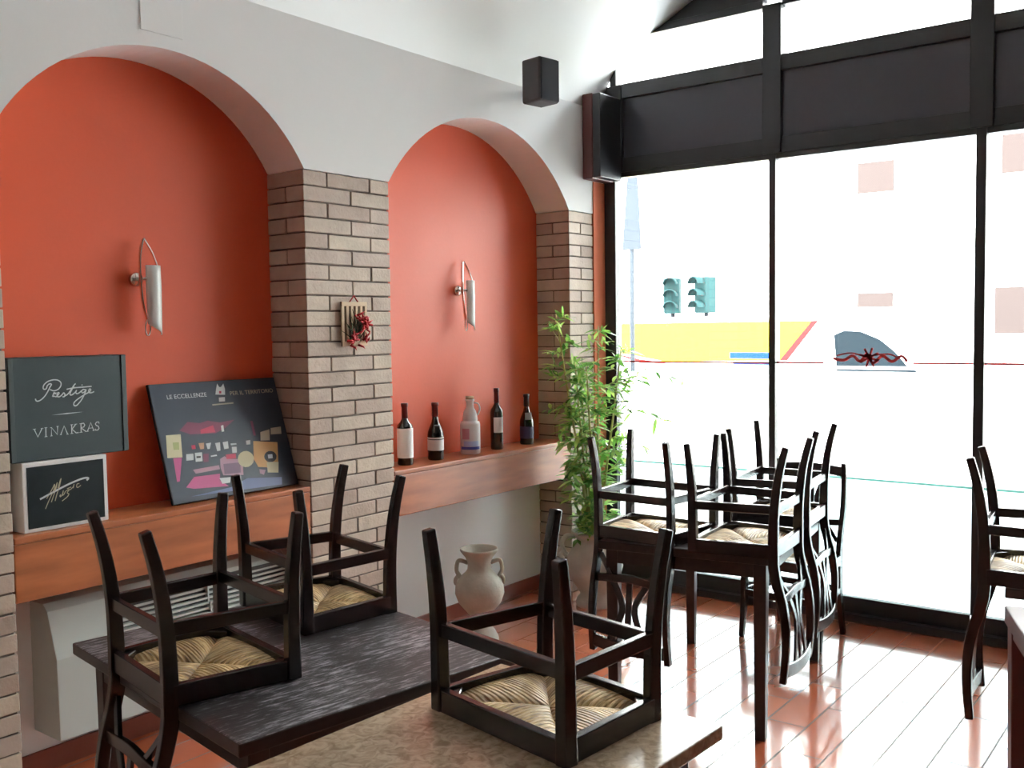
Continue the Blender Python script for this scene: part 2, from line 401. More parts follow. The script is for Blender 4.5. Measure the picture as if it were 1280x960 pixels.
VIN = [[[-0.1396, 0.1136], [-0.1275, 0.0844], [-0.1114, 0.114]], [[-0.1441, 0.1134], [-0.1337, 0.1136]], [[-0.1159, 0.1138], [-0.1069, 0.1139]], [[-0.0978, 0.1152], [-0.0985, 0.0831]], [[-0.1023, 0.115], [-0.0924, 0.1153]], [[-0.1037, 0.0827], [-0.0931, 0.0831]], [[-0.0785, 0.0841], [-0.0773, 0.1133], [-0.0564, 0.0865], [-0.0546, 0.1164]], [[-0.0822, 0.1132], [-0.0752, 0.1137]], [[-0.0825, 0.0833], [-0.0742, 0.084]], [[-0.0589, 0.1159], [-0.0506, 0.1164]], [[-0.0441, 0.0854], [-0.0305, 0.1158], [-0.0187, 0.0845]], [[-0.0472, 0.0847], [-0.0404, 0.085]], [[-0.0225, 0.0842], [-0.0146, 0.0844]], [[-0.0023, 0.1179], [-0.003, 0.0854]], [[0.0135, 0.1181], [-0.0014, 0.1011], [0.0138, 0.086], [0.0233, 0.0866]], [[-0.007, 0.1174], [0.0034, 0.1177]], [[-0.0083, 0.085], [0.0027, 0.0855]], [[0.0087, 0.1179], [0.0182, 0.1183]], [[0.0332, 0.1188], [0.0326, 0.0864]], [[0.0332, 0.1182], [0.0438, 0.1191], [0.0477, 0.112], [0.0432, 0.1047], [0.0339, 0.104], [0.0413, 0.0957], [0.0522, 0.087]], [[0.0278, 0.118], [0.0358, 0.1186]], [[0.0265, 0.0863], [0.0383, 0.0867]], [[0.057, 0.0881], [0.0713, 0.1193], [0.0814, 0.0889]], [[0.0623, 0.0984], [0.0769, 0.099]], [[0.0532, 0.0875], [0.0619, 0.088]], [[0.0772, 0.0884], [0.0857, 0.0889]], [[0.1037, 0.1128], [0.1023, 0.1191], [0.0941, 0.1189], [0.0889, 0.1131], [0.092, 0.1066], [0.1, 0.1028], [0.103, 0.0948], [0.0978, 0.089], [0.0896, 0.0891], [0.0872, 0.0946]]]
MUZ = [[[[-0.0997, 0.1149], [-0.0794, 0.1228], [-0.0515, 0.1335], [-0.0253, 0.1435], [0.0077, 0.1549], [0.0412, 0.1643], [0.0636, 0.1688], [0.0771, 0.1688], [0.0827, 0.1659], [0.0756, 0.1597]], 2], [[[-0.0813, 0.0781], [-0.0697, 0.1025], [-0.0559, 0.1278], [-0.0466, 0.1475], [-0.0449, 0.162]], 1], [[[-0.0449, 0.162], [-0.0575, 0.1406], [-0.0756, 0.1139]], 1], [[[-0.0593, 0.0989], [-0.0521, 0.1167], [-0.0402, 0.1466], [-0.0351, 0.167]], 1], [[[-0.0351, 0.167], [-0.047, 0.137]], 1], [[[-0.0453, 0.101], [-0.0391, 0.1212], [-0.0271, 0.1532], [-0.02, 0.1797]], 1], [[[-0.02, 0.1797], [-0.0242, 0.1718], [-0.0338, 0.1457]], 1], [[[-0.0286, 0.1154], [-0.0241, 0.1211], [-0.0266, 0.113], [-0.0176, 0.1202], [-0.0138, 0.1345]], 1], [[[-0.0138, 0.1345], [-0.0177, 0.1181], [-0.0111, 0.1213], [-0.0063, 0.1313]], 1], [[[-0.0042, 0.131], [0.0091, 0.1355], [-0.0001, 0.124], [0.0063, 0.1189], [-0.0007, 0.1092], [-0.0197, 0.0972]], 1], [[[0.0005, 0.1388], [0.016, 0.1431]], 1], [[[0.0112, 0.1331], [0.0226, 0.1422], [0.0274, 0.1522]], 1], [[[0.0274, 0.1522], [0.0235, 0.1378]], 1], [[[0.0473, 0.1516], [0.0384, 0.1507], [0.0369, 0.1402], [0.0423, 0.1384], [0.0526, 0.1445]], 1]]
ART = [["cream", [[0.04, 0.287], [0.108, 0.285], [0.093, 0.188], [0.024, 0.193]]], ["green", [[0.063, 0.254], [0.092, 0.253], [0.086, 0.221], [0.06, 0.223]]], ["pink", [[0.05, 0.189], [0.09, 0.187], [0.057, 0.091], [0.044, 0.09]]], ["pinkd", [[0.106, 0.3], [0.152, 0.334], [0.209, 0.324], [0.25, 0.331], [0.309, 0.318], [0.386, 0.324], [0.324, 0.289], [0.274, 0.273], [0.154, 0.28]]], ["red", [[0.205, 0.295], [0.272, 0.309], [0.276, 0.278], [0.203, 0.278]]], ["white", [[0.31, 0.303], [0.323, 0.306], [0.32, 0.277], [0.307, 0.276]]], ["pinkd", [[0.466, 0.311], [0.478, 0.31], [0.478, 0.243], [0.466, 0.244]]], ["tan", [[0.182, 0.239], [0.209, 0.238], [0.202, 0.212], [0.184, 0.212]]], ["white", [[0.217, 0.234], [0.243, 0.235], [0.23, 0.209], [0.219, 0.209]]], ["white", [[0.262, 0.231], [0.287, 0.232], [0.28, 0.196], [0.263, 0.195]]], ["white", [[0.3, 0.231], [0.327, 0.233], [0.323, 0.201], [0.3, 0.2]]], ["white", [[0.338, 0.221], [0.367, 0.22], [0.367, 0.213], [0.338, 0.213]]], ["white", [[0.34, 0.206], [0.365, 0.204], [0.359, 0.178], [0.336, 0.179]]], ["white", [[0.419, 0.226], [0.443, 0.226], [0.438, 0.207], [0.417, 0.207]]], ["white", [[0.113, 0.199], [0.147, 0.198], [0.141, 0.171], [0.107, 0.172]]], ["white", [[0.154, 0.2], [0.189, 0.199], [0.182, 0.161], [0.149, 0.162]]], ["dark", [[0.158, 0.185], [0.179, 0.184], [0.177, 0.176], [0.157, 0.177]]], ["pinkd", [[0.193, 0.191], [0.22, 0.19], [0.21, 0.155], [0.186, 0.156]]], ["red", [[0.145, 0.233], [0.164, 0.233], [0.163, 0.216], [0.145, 0.216]]], ["white", [[0.227, 0.18], [0.256, 0.181], [0.258, 0.175], [0.226, 0.174]]], ["pink", [[0.126, 0.101], [0.252, 0.098], [0.244, 0.07], [0.282, 0.04], [0.114, 0.052], [0.079, 0.062]]], ["pale", [[0.128, 0.131], [0.256, 0.135], [0.257, 0.117], [0.137, 0.113]]], ["pale", [[0.268, 0.16], [0.293, 0.17], [0.312, 0.155], [0.38, 0.147], [0.367, 0.078], [0.266, 0.089], [0.261, 0.122]]], ["mauve", [[0.279, 0.137], [0.365, 0.134], [0.356, 0.09], [0.273, 0.093]]], ["red", [[0.3, 0.176], [0.352, 0.175], [0.349, 0.153], [0.301, 0.156]]], ["cream", [[0.439, 0.14], [0.432, 0.126], [0.419, 0.116], [0.403, 0.11], [0.386, 0.11], [0.371, 0.115], [0.36, 0.125], [0.355, 0.138], [0.357, 0.152], [0.364, 0.165], [0.377, 0.175], [0.393, 0.18], [0.41, 0.18], [0.425, 0.174], [0.436, 0.163], [0.44, 0.15]]], ["gold", [[0.457, 0.22], [0.585, 0.201], [0.558, 0.084], [0.452, 0.103], [0.438, 0.14]]], ["dark", [[0.562, 0.137], [0.557, 0.127], [0.547, 0.12], [0.534, 0.116], [0.521, 0.116], [0.509, 0.119], [0.5, 0.127], [0.495, 0.136], [0.496, 0.146], [0.502, 0.155], [0.512, 0.162], [0.525, 0.166], [0.539, 0.165], [0.551, 0.161], [0.559, 0.153], [0.563, 0.144]]], ["white", [[0.517, 0.151], [0.542, 0.151], [0.54, 0.132], [0.515, 0.133]]], ["cream", [[0.502, 0.119], [0.566, 0.112], [0.552, 0.064], [0.495, 0.072]]], ["pale", [[0.455, 0.092], [0.487, 0.085], [0.472, 0.064], [0.453, 0.074]]], ["white", [[0.244, 0.08], [0.3, 0.077], [0.291, 0.054], [0.252, 0.054]]], ["pale2", [[0.505, 0.256], [0.558, 0.264], [0.546, 0.214], [0.496, 0.218]]], ["pale2", [[0.566, 0.269], [0.624, 0.271], [0.618, 0.237], [0.559, 0.24]]], ["blue", [[0.381, 0.061], [0.565, 0.042], [0.556, 0.009], [0.091, 0.022], [0.292, 0.034]]], ["white", [[0.317, 0.442], [0.327, 0.467], [0.338, 0.491], [0.345, 0.475], [0.354, 0.474], [0.37, 0.489], [0.372, 0.464], [0.366, 0.438]]], ["red", [[0.34, 0.457], [0.351, 0.456], [0.348, 0.445], [0.337, 0.446]]], ["white", [[0.331, 0.428], [0.362, 0.428], [0.358, 0.409], [0.327, 0.409]]]]
# ================================================================== THE ROOM
YF, YB = 3.38, 3.63
WX = 5.42
struct(MB().box(-4, 5.5, -4.6, 3.8, -.1, 0).build('floor', M['floor']))

def arc(xc, hs, zs, rise, n=28):
    R = (hs * hs + rise * rise) / (2 * rise); zc = zs + rise - R; a = math.asin(min(1, hs / R))
    return [(xc + R * math.sin(-a + 2 * a * i / n), zc + R * math.cos(-a + 2 * a * i / n)) for i in range(n + 1)]
ZS = 2.37
b = MB()
def wall_cell(mb, pts, x0, x1, zt):
    """front wall above an arch line, extruded to the niche depth, as vertical strips"""
    for (xa, za), (xb, zb) in zip(pts[:-1], pts[1:]):
        mb.add([(xa, YF, za), (xb, YF, zb), (xb, YF, zt), (xa, YF, zt), (xa, YB, za), (xb, YB, zb)], [(0, 1, 2, 3), (0, 4, 5, 1)])
zt = 3.32
wall_cell(b, [(1.06, ZS), (1.6, ZS)] + arc(2.265, .665, ZS, .375)[1:] + [(3.46, ZS)] + arc(4.24, .78, ZS, .42)[1:] + [(WX, ZS)], 0, 0, zt)
b.box(-4, 1.06, YF, YB, 0, zt)
struct(b.build('wall_arcade', M['plaster']))
b = MB(); b.box(1.0, 5.5, YB, 3.78, 0, .94, 0); b.box(1.0, 5.5, YB, 3.78, .94, 3.32, 1)
struct(b.build('wall_niche', [M['plaster'], M['red']]))
struct(MB().box(5.29, WX, YF - .006, YB, 0, 2.57).build('trim_1', M['orange_strip']))
b = MB(); b.box(5.165, WX, 3.30, YF - .008, 2.57, 3.09)
struct(b.build('trim_2', M['brown_box'], bevel=.006))

def pillar(name, x0, x1, phase=0):
    rnd = random.Random(int(x0 * 100)); mb = MB(); g = .0045; rec = .008
    mb.box(x0 + rec, x1 - rec, YF + rec, YB, 0, ZS - .002, 1)
    n = 34; h = ZS / n; w = x1 - x0
    for c in range(n):
        z0 = c * h + g * .8; z1 = (c + 1) * h - g * .8
        if w > .4: cuts = [0, .26, .76, 1] if (n - 1 - c) % 2 == 0 else [0, .53, 1]
        else: cuts = [0, 1] if c % 2 else [0, .48, 1]
        for a, bb in zip(cuts[:-1], cuts[1:]):
            xa = x0 + w * a + (g if a > 0 else rnd.uniform(0, .003)); xb = x0 + w * bb - (g if bb < 1 else rnd.uniform(0, .003))
            ys = [YF + rnd.uniform(0, .003), YB] if c % 2 else [YF + rnd.uniform(0, .003), YF + .125, YB]
            for k in range(len(ys) - 1):
                mb.box(xa, xb, ys[k] + (g if k else 0), ys[k + 1] - (g if k < len(ys) - 2 else 0), z0 + rnd.uniform(-.001, .001), z1 + rnd.uniform(-.001, .001), 0)
    return struct(mb.build(name, [M['brick'], M['mortar']], bevel=.003))
pillar('wall_pillar_left', 1.06, 1.6)
pillar('wall_pillar_middle', 2.925, 3.46)
pillar('wall_pillar_right', 5.02, 5.29)

b = MB(); b.box(1.6, 2.925, YB - .012, YB, 0, .085); b.box(3.46, 5.02, YB - .012, YB, 0, .085)
struct(b.build('baseboard_niche', M['skirting'], bevel=.003))
b = MB(); b.box(-4, 1.06, YF - .012, YF, 0, .085)
struct(b.build('baseboard_left', M['skirting'], bevel=.003))

struct(MB().box(5.17, WX, 3.245, 3.299, 2.575, 3.085).build('trim_4', M['black'], bevel=.004))
# vaulted ceiling
prof = [(3.385, 2.98), (3.372, 3.08), (3.345, 3.17), (3.29, 3.26), (3.21, 3.345), (3.10, 3.425), (2.95, 3.49), (2.84, 3.545), (2.73, 3.60), (2.5, 3.69), (2.2, 3.78), (1.8, 3.86), (1.2, 3.92), (.4, 3.95), (-4.6, 3.95)]
b = MB(); pr_s = smooth_path([(0, p[0], p[1]) for p in prof], 4)
n = len(pr_s)
vs = [(x, p.y, p.z) for x in (-4, WX) for p in pr_s] + [(x, p.y + .02, p.z + .1) for x in (-4, WX) for p in pr_s]
fs = [(i, i + 1, n + i + 1, n + i) for i in range(n - 1)] + [(2 * n + i, 2 * n + i + 1, 3 * n + i + 1, 3 * n + i) for i in range(n - 1)]
fs += [(n + i, n + i + 1, 3 * n + i + 1, 3 * n + i) for i in range(n - 1)]
b.add(vs, fs, 0, True)
struct(b.build('ceiling', M['plaster']))
struct(MB().box(-4.15, -4, -4.6, 3.8, 0, 4.0).build('wall_left', M['room_paint']))
b = MB(); b.box(-4, 5.5, -4.75, -4.6, 0, 4.0)
struct(b.build('wall_rear', M['room_paint']))
# the shop front: bays of black metal, glass and a dark fascia
Y = [3.345, 2.248, 1.143]
while Y[-1] > .1: Y.append(Y[-1] - 1.09)
for i in range(len(Y) - 1):
    ya, yb = Y[i], Y[i + 1]
    la = .05 if i == 0 else .020 if i == 1 else .025       # half widths, left mullion of the bay
    ua = .075 if i == 0 else .055
    yl = 3.625 if i == 0 else ya + la
    b = MB()
    x0, x1 = WX, WX + .07
    b.box(x0, x1, ya - la, yl, .13, 2.63)
    b.box(x0 - .01, x1, ya - ua - (.03 if i == 0 else 0), ya + ua if i else 3.625, 2.63, 3.47 if i else 3.175)
    if i == 0: b.box(x0 - .01, x1, 3.278, 3.322, 3.175, 3.47)
    lb = .020 if i == 0 else .025; ub = .055
    y1, y0 = ya - la, yb + lb
    b.box(x0, x1, y0, y1, .03, .13); b.box(x0 - .045, x0 + .05, y0 - .05, y1 + (.05 if i else .06), 0, .045)
    yu1, yu0 = ya - ua - (.03 if i == 0 else 0), yb + ub
    b.box(x0, x1, yu0 - .04, yu1, 2.63, 2.72); b.box(x0 - .004, x1, yu0, yu1, 3.09, 3.18); yt1 = yu1 if i else 3.278; b.box(x0, x1, yu0, yt1, 3.455, 3.50)
    b.box(x0 + .01, x1, y0 - .03, y1, 2.60, 2.64)
    w = struct(b.build('window_%d' % (i + 1), M['black'], bevel=.003))
    MB().box(x0 + .02, x1 - .01, yu0, yu1, 2.72, 3.09).build('fascia_panel', M['panel'], w)
    MB().box(x0 + .03, x0 + .036, y0, y1, .13, 2.61).build('pane', M['glass'], w)
    MB().box(x0 + .03, x0 + .036, yu0, yt1, 3.18, 3.455).build('transom_pane', M['glass'], w)
    MB().box(x0 + .040, x0 + .041, y0, y1, .13, .785).build('privacy_film', M['film'], w)
    MB().box(x0 + .038, x0 + .044, y0, y1, .785, .797).build('film_edge', M['film_edge'], w)
    b = MB()
    if i == 0: b.box(x0 + .026, x0 + .027, y0, y1, 1.425, 1.436)
    if i == 1:
        b.box(x0 + .026, x0 + .027, 1.95, y1, 1.428, 1.440); b.box(x0 + .026, x0 + .027, y0, 1.47, 1.431, 1.442)
        cv = lambda y, z: (x0 + .0255, y, z - .125)
        ribbon(b, [(1.90, 1.585), (1.84, 1.575), (1.79, 1.60), (1.75, 1.57), (1.71, 1.61), (1.68, 1.56), (1.63, 1.60), (1.58, 1.57), (1.53, 1.60), (1.50, 1.57)], .016, None, cv)
        for a in range(8):
            t = a * PI / 4 + .3; ribbon(b, [(1.70, 1.59), (1.70 + .055 * math.cos(t), 1.59 + .055 * math.sin(t))], .012, None, cv)
        ribbon(b, [(1.88, 1.60), (1.80, 1.615), (1.72, 1.60), (1.60, 1.61), (1.55, 1.59)], .008, None, cv)
    if i == 2: b.box(x0 + .026, x0 + .027, y0, y1, 1.431, 1.443)
    if i < 3: b.build('red_decal', M['decal_red'], w)
b = MB(); b.box(WX, WX + .07, -4.6, 3.78, 3.50, 4.05); struct(b.build('trim_3', M['black']))
struct(MB().box(WX, WX + .07, -4.6, Y[-1] - .026, 0, 3.5).build('wall_light_block', M['room_paint']))  # unseen solid wall, added to cut window light reaching the left side

# access cover high on the wall
tag(MB().box(2.148, 2.33, YF - .006, YF, 2.795, 2.98).build('access_cover', M['plaster'], bevel=.002),
    'flat white square cover plate set in the white wall above the left arch', 'cover plate')

# ================================================================== SHELVES, UNIT ON THE WALL
def shelf(x0, x1, label):
    t = thing('niche_shelf', label, 'shelf', ((x0 + x1) / 2, 3.5, .725), group='oak shelves in the niches')
    w = (x1 - x0) / 2 - .002
    MB().box(-w, w, -.115, .128, 0, .205).build('fascia', M['shelf'], t, bevel=.004)
    MB().box(-w, w, -.118, .128, .205, .230).build('top_board', M['shelf'], t, bevel=.005)
shelf(1.6, 2.925, 'thick oak shelf in the left niche holding the cartons and the poster')
shelf(3.46, 5.02, 'thick honey oak shelf in the right niche carrying the row of bottles')

t = thing('fan_heater', 'off-white wall heater with a slotted grille under the left shelf', 'heater', (2.36, YB, .17))
prof = [(-.001, 0), (-.19, 0), (-.185, .30), (-.13, .47), (-.10, .495), (-.001, .495)]
def shell(x0, x1, mb):
    mb.prism([(p[0], p[1]) for p in prof], x0, x1, 'x')
mb = MB(); shell(-.595, -.37, mb); shell(.50, .56, mb)
mb.prism([(-.001, 0), (-.19, 0), (-.185, .30), (-.19 + .035, .30), (-.05, .30), (-.001, .3)], -.37, .50, 'x')
mb.prism([(-.001, .455), (-.135, .455), (-.13, .47), (-.10, .495), (-.001, .495)], -.37, .50, 'x')
mb.build('casing', M['white_unit'], t, bevel=.003)
mb = MB(); mb.box(-.368, .498, -.14, -.02, .302, .453); mb.build('grille_recess', M['grille_dark'], t)
mb = MB()
for k in range(8):
    z = .312 + k * .0195; y = -.180 + (z - .30) * .30
    mb.box(-.368, .498, y, y + .035, z, z + .0085)
for x in (-.15, .07, .29): mb.box(x, x + .006, -.178, -.12, .302, .36, 0); mb.box(x, x + .006, -.16, -.12, .35, .453, 0)
mb.build('grille', M['white_unit'], t)

# ================================================================== WALL LAMPS, SPEAKER, ORNAMENT
def wall_lamp(x, label):
    t = thing('wall_lamp', label, 'wall lamp', (x - .045, YB, 1.84), group='glass wall lamps in the niches')
    MB().lathe([(.0, 0), (.028, 0), (.030, .012), (.024, .022), (.0, .024)], 20).build('wall_mount', M['chrome'], t, rot=(PI / 2, 0, 0), loc=(-.01, 0, .03))
    mb = MB(); mb.tube([(-.01, -.02, .03), (-.01, -.05, .03), (.0, -.075, .03)], .008); mb.build('bracket', M['chrome'], t)
    mb = MB()
    mb.sweep(smooth_path([(.012, -.03, .19), (-.012, -.045, .12), (-.02, -.055, .03), (-.012, -.055, -.07), (.008, -.05, -.13)]), .012, .005, (0, 1, 0))
    mb.build('curved_bar', M['chrome'], t)
    mb = MB()
    mb.sweep(smooth_path([(.016, -.03, .195), (.038, -.05, .14), (.05, -.065, .085), (.052, -.07, .065)]), .010, .005, (0, 1, 0))
    mb.build('curved_bar', M['chrome'], t)
    mb = MB(); mb.tube(smooth_path([(.012, -.05, -.125), (.022, -.05, -.16), (.014, -.05, -.195), (.002, -.05, -.19), (.0, -.05, -.155), (.012, -.05, -.125)]), .003); mb.build('loop', M['chrome'], t)
    # curved glass
    mb = MB(); nn = 10; vs = []
    for j, z in enumerate((.085, .06, 0, -.06, -.11, -.145, -.165)):
        for k in range(nn + 1):
            a = -1.35 + 2.7 * k / nn; r = .036 * (1 - .10 * abs(z) / .16)
            zz = z - (.03 * (k / nn) if z < -.1 else 0) + (.015 * (1 - k / nn) if z < -.1 else 0)
            vs.append((.030 + r * math.sin(a), -.062 - r * .8 * math.cos(a), zz))
    fs = [((nn + 1) * j + k, (nn + 1) * j + k + 1, (nn + 1) * (j + 1) + k + 1, (nn + 1) * (j + 1) + k) for j in range(6) for k in range(nn)]
    mb.add(vs, fs, 0, True); g = mb.build('glass_shade', M['shade'], t)
    s = g.modifiers.new('solid', 'SOLIDIFY'); s.thickness = .004
wall_lamp(2.30, 'chrome wall lamp with curved white glass on the left red niche wall')
wall_lamp(4.30, 'chrome wall lamp with curved white glass above the bottles in the right niche')

t = thing('loudspeaker', 'small black box loudspeaker mounted high on the white wall between arch and window', 'loudspeaker', (4.42, 3.15, 2.99), (0, 0, math.radians(-9)))
MB().box(-.075, .075, -.065, .075, -.118, .118).build('cabinet', M['speaker'], t, bevel=.012)
MB().box(-.068, .068, -.072, -.062, -.110, .110).build('front_cloth', M['speaker_front'], t, bevel=.003)
mb = MB(); mb.tube([(.02, .07, 0), (.07, .15, 0), (.12, .245, 0)], .014); mb.build('wall_bracket', M['speaker'], t)

t = thing('wall_plaque', 'small pale slatted wooden plaque with dried red flowers hanging on the middle brick pillar', 'ornament', (3.20, YF - .002, 1.58))
mb = MB(); mb.box(-.075, .075, -.008, 0, 0, .205)
mb.build('backing', M['plaque_dark'], t)
mb = MB()
mb.box(-.08, .08, -.016, -.006, .185, .205); mb.box(-.08, .08, -.016, -.006, 0, .022)
for k in range(6): x = -.08 + k * .029; mb.box(x, x + .015, -.015, -.006, .01, .195)
mb.build('slats', M['plaque'], t, bevel=.001)
mb = MB(); mb.sweep(smooth_path([(-.03, -.01, .20), (-.008, -.012, .225), (0, -.012, .235), (.008, -.012, .225), (.03, -.01, .20)]), .006, .003, (0, 1, 0)); mb.build('hanging_ribbon', M['berry'], t)
rnd = random.Random(3)
mb = MB(); m2 = MB()
for k in range(46):
    cx, cz = rnd.choice([(.045, .115), (.045, .115), (.02, .14), (-.04, .02), (.0, .02), (.05, .03), (-.01, .05), (.03, .06), (.06, .09)])
    a = rnd.uniform(0, 2 * PI); l = rnd.uniform(.02, .045); x = cx + rnd.uniform(-.02, .02); z = cz + rnd.uniform(-.015, .015)
    e = (x + l * math.cos(a), -.03 + rnd.uniform(-.015, .01), z + l * math.sin(a))
    mb.tube([(x, -.02, z), ((x + e[0]) / 2, -.036, (z + e[2]) / 2), e], [.006, .005, .001], 6)
mb.build('red_flowers', M['berry'], t)
for k in range(18):
    x = rnd.uniform(-.02, .03); z = rnd.uniform(.02, .06); a = rnd.uniform(.9, 2.6); l = rnd.uniform(.06, .12)
    m2.tube([(x, -.018, z), (x + l * .5 * math.cos(a), -.026, z + l * .5 * math.sin(a)), (x + l * math.cos(a), -.024, z + l * math.sin(a))], [.003, .002, .001], 5)
m2.build('twigs', M['twig'], t)
# ================================================================== ON THE LEFT SHELF
def carton(name, label, cx, z, w, h, d, yfront, mbody, medge, group=None):
    t = thing(name, label, 'box', (cx, yfront, z))
    return t
t = thing('wine_carton', 'large slate-grey carton lettered Prestige Vinakras, lying on the smaller black box', 'box', (1.85, 3.43, 1.2065), group=None)
MB().box(-.222, .218, .0, .15, .0, .365).build('carton_body', M['box_slate'], t, bevel=.003)
mb = MB(); mb.box(.200, .2195, -.003, .151, .002, .366); mb.build('end_flap', M['box_slate_side'], t, bevel=.001); MB().box(-.2225, -.206, -.003, .151, .001, .366).build('end_flap', M['box_slate_side'], t, bevel=.001)
cv = lambda x, z: (x, -.0012, z)
mb = MB()
for s in PRES: ribbon(mb, s, .0042, None, cv)
mb.lathe([(0, 0), (.003, 0)], 10, mi=0)
mb.v[-20:] = [(p[0] + .0431, -.0012, p[1] + .2596) for p in mb.v[-20:]]
mb.add([cv(x, z) for x, z in ((-.0749, .1580), (-.0163, .1575), (.0439, .1609), (-.0163, .1617))], [(0, 1, 2, 3)])
mb.build('script_lettering', M['silver_ink'], t)
mb = MB()
for s in VIN: ribbon(mb, s, .0036 if len(s) > 2 or abs(s[0][1] - s[-1][1]) > .012 else .002, None, cv, n=1)
mb.build('capital_lettering', M['silver_ink'], t)

t = thing('signed_carton', 'small black carton with white edges and gold script, under the slate-grey carton', 'box', (1.815, 3.42, .956))
MB().box(-.158, .158, 0, .14, 0, .248).build('carton_body', M['paper'], t, bevel=.003)
MB().box(-.143, .143, -.0012, .002, .014, .232).build('front_panel', M['box_black'], t)
cv = lambda x, z: (x, -.0022, z)
mb = MB()
for s, w in MUZ: ribbon(mb, s, .0066 if w == 2 else .0028, None, cv, mi=0 if w == 2 else 1)
mb.build('script_lettering', [M['silver_ink'], M['gold_ink']], t)

t = thing('poster', 'dark blue printed poster board leaning against the left red niche wall on the shelf', 'poster', (2.262, 3.45, .9625), (-math.atan2(.155, .478), 0, 0))
# local x along the board, local z up the board
MB().box(.006, .652, 0, .014, 0, .505).build('board', M['poster_edge'], t, bevel=.002)
MB().box(.010, .649, -.001, .001, .003, .502).build('print_ground', M['poster_bg'], t)
mb = MB(); keys = sorted({a for a, _ in ART})
def tri_ok(p): return p
for i, (a, poly) in enumerate(ART):
    n = len(poly); y = -.0014 - .00004 * i
    poly = [(min(.645, max(.012, x)), min(.50, max(.006, z))) for x, z in poly]
    mb.add([(x, y, z) for x, z in poly], [list(range(n))], keys.index(a))
mb.add([(x, -.0015, z) for x, z in ((.291, .395), (.400, .396), (.400, .402), (.291, .401))], [(0, 1, 2, 3)], keys.index('pale2'))
mb.build('printed_picture', [M['art_' + k] for k in keys], t)
def text_mesh(name, body, size, loc, parent, m, width=None, rot=(PI / 2, 0, 0)):
    cu = bpy.data.curves.new(name, 'FONT'); cu.body = body; cu.size = size; cu.align_x = 'LEFT'; cu.extrude = .0002
    tmp = bpy.data.objects.new(name, cu); COL.objects.link(tmp)
    dg = bpy.context.evaluated_depsgraph_get(); me = bpy.data.meshes.new_from_object(tmp.evaluated_get(dg)); bpy.data.objects.remove(tmp)
    me.materials.clear(); me.materials.append(m)
    o = bpy.data.objects.new(name, me); COL.objects.link(o); o.parent = parent; o.location = loc; o.rotation_euler = rot
    if width:
        wx = max(v.co.x for v in me.vertices); o.scale = (width / wx, 1, 1)
    return o
text_mesh('headline_lettering', 'LE ECCELLENZE', .026, (.080, -.0016, .437), t, M['art_white'], .194)
text_mesh('headline_lettering', 'PER IL TERRITORIO', .026, (.392, -.0016, .434), t, M['art_pale2'], .236)

# ================================================================== BOTTLES
def face(x, y): return math.atan2(-y, -x)
def bottle(label, x, y, H, R, slim, foil, labels):
    t = thing('wine_bottle', label, 'bottle', (x, y, .956), (0, 0, face(x, y)), 'bottles on the right shelf')
    s = R
    if slim: pr = [(0, 0), (s * .9, 0), (s, .006), (s, .60 * H), (s * .93, .65 * H), (s * .6, .70 * H), (s * .38, .745 * H), (s * .36, .96 * H), (s * .42, .965 * H), (s * .42, H), (0, H)]
    else: pr = [(0, 0), (s * .9, 0), (s, .006), (s, .44 * H), (s * .93, .50 * H), (s * .72, .58 * H), (s * .48, .66 * H), (s * .37, .74 * H), (s * .35, .95 * H), (s * .40, .955 * H), (s * .40, H), (0, H)]
    MB().lathe(pr, 28).build('glass_body', M['glass_dark'], t)
    if foil: MB().lathe([(s * .40, .76 * H), (s * .385, .94 * H), (s * .45, .95 * H), (s * .45, H + .001), (0, H + .002)], 20).build('foil_capsule', M[foil], t)
    for z0, z1, aw, m, nm, off in labels:
        rr = s + .0008
        if z0 > .5:   # neck label follows the shoulder
            rad = lambda zz: s * (.99 if zz < .44 else .99 - (zz - .44) * 2.3) + .0015
            MB().lathe([(rad(z0 + (z1 - z0) * q / 4), (z0 + (z1 - z0) * q / 4) * H) for q in range(5)], 8, a0=off - aw, a1=off + aw, caps=False).build(nm, M[m], t)
        else: MB().lathe([(rr, z0 * H), (rr, z1 * H)], 14, a0=off - aw, a1=off + aw, caps=False).build(nm, M[m], t)
    return t
bottle('dark wine bottle with tall plain white label, leftmost on the right shelf', 3.665, 3.50, .318, .041, True, 'foil_red', [(.12, .60, 1.5, 'paper', 'front_label', 0)])
bottle('dark round-shouldered wine bottle with white band label and slanted grey neck tag', 3.90, 3.50, .305, .043, False, 'foil_red', [(.17, .36, 1.5, 'paper', 'front_label', 0), (.375, .40, 1.5, 'paper', 'label_band', 0), (.52, .62, .5, 'label_grey', 'neck_label', .3)])
bottle('tall slim dark wine bottle with square white label on the right shelf', 4.43, 3.50, .352, .037, True, 'foil_red', [(.28, .53, .85, 'paper', 'front_label', .35), (.80, .87, 1.2, 'label_grey', 'neck_label', 0)])
bottle('dark wine bottle with blue-black label, rightmost on the shelf against the brick', 4.72, 3.50, .300, .042, False, 'foil_black', [(.12, .36, 1.3, 'label_dark', 'front_label', 0), (.50, .64, .5, 'label_grey', 'neck_label', .3)])
t = thing('ceramic_bottle', 'white and blue painted ceramic bottle with cork, in the middle of the right shelf', 'bottle', (4.19, 3.50, .956), (0, 0, face(4.19, 3.5)))
pr = [(0, 0), (.050, 0), (.056, .006), (.056, .165), (.052, .180), (.040, .184), (.042, .190), (.040, .215), (.034, .238), (.024, .255), (.0215, .268), (.0215, .292), (.026, .296), (.026, .304), (0, .305)]
MB().lathe(pr, 32).build('glazed_body', M['ceramic'], t)
MB().lathe([(.0, .305), (.022, .305), (.024, .322), (0, .324)], 18).build('cork', M['cork'], t)
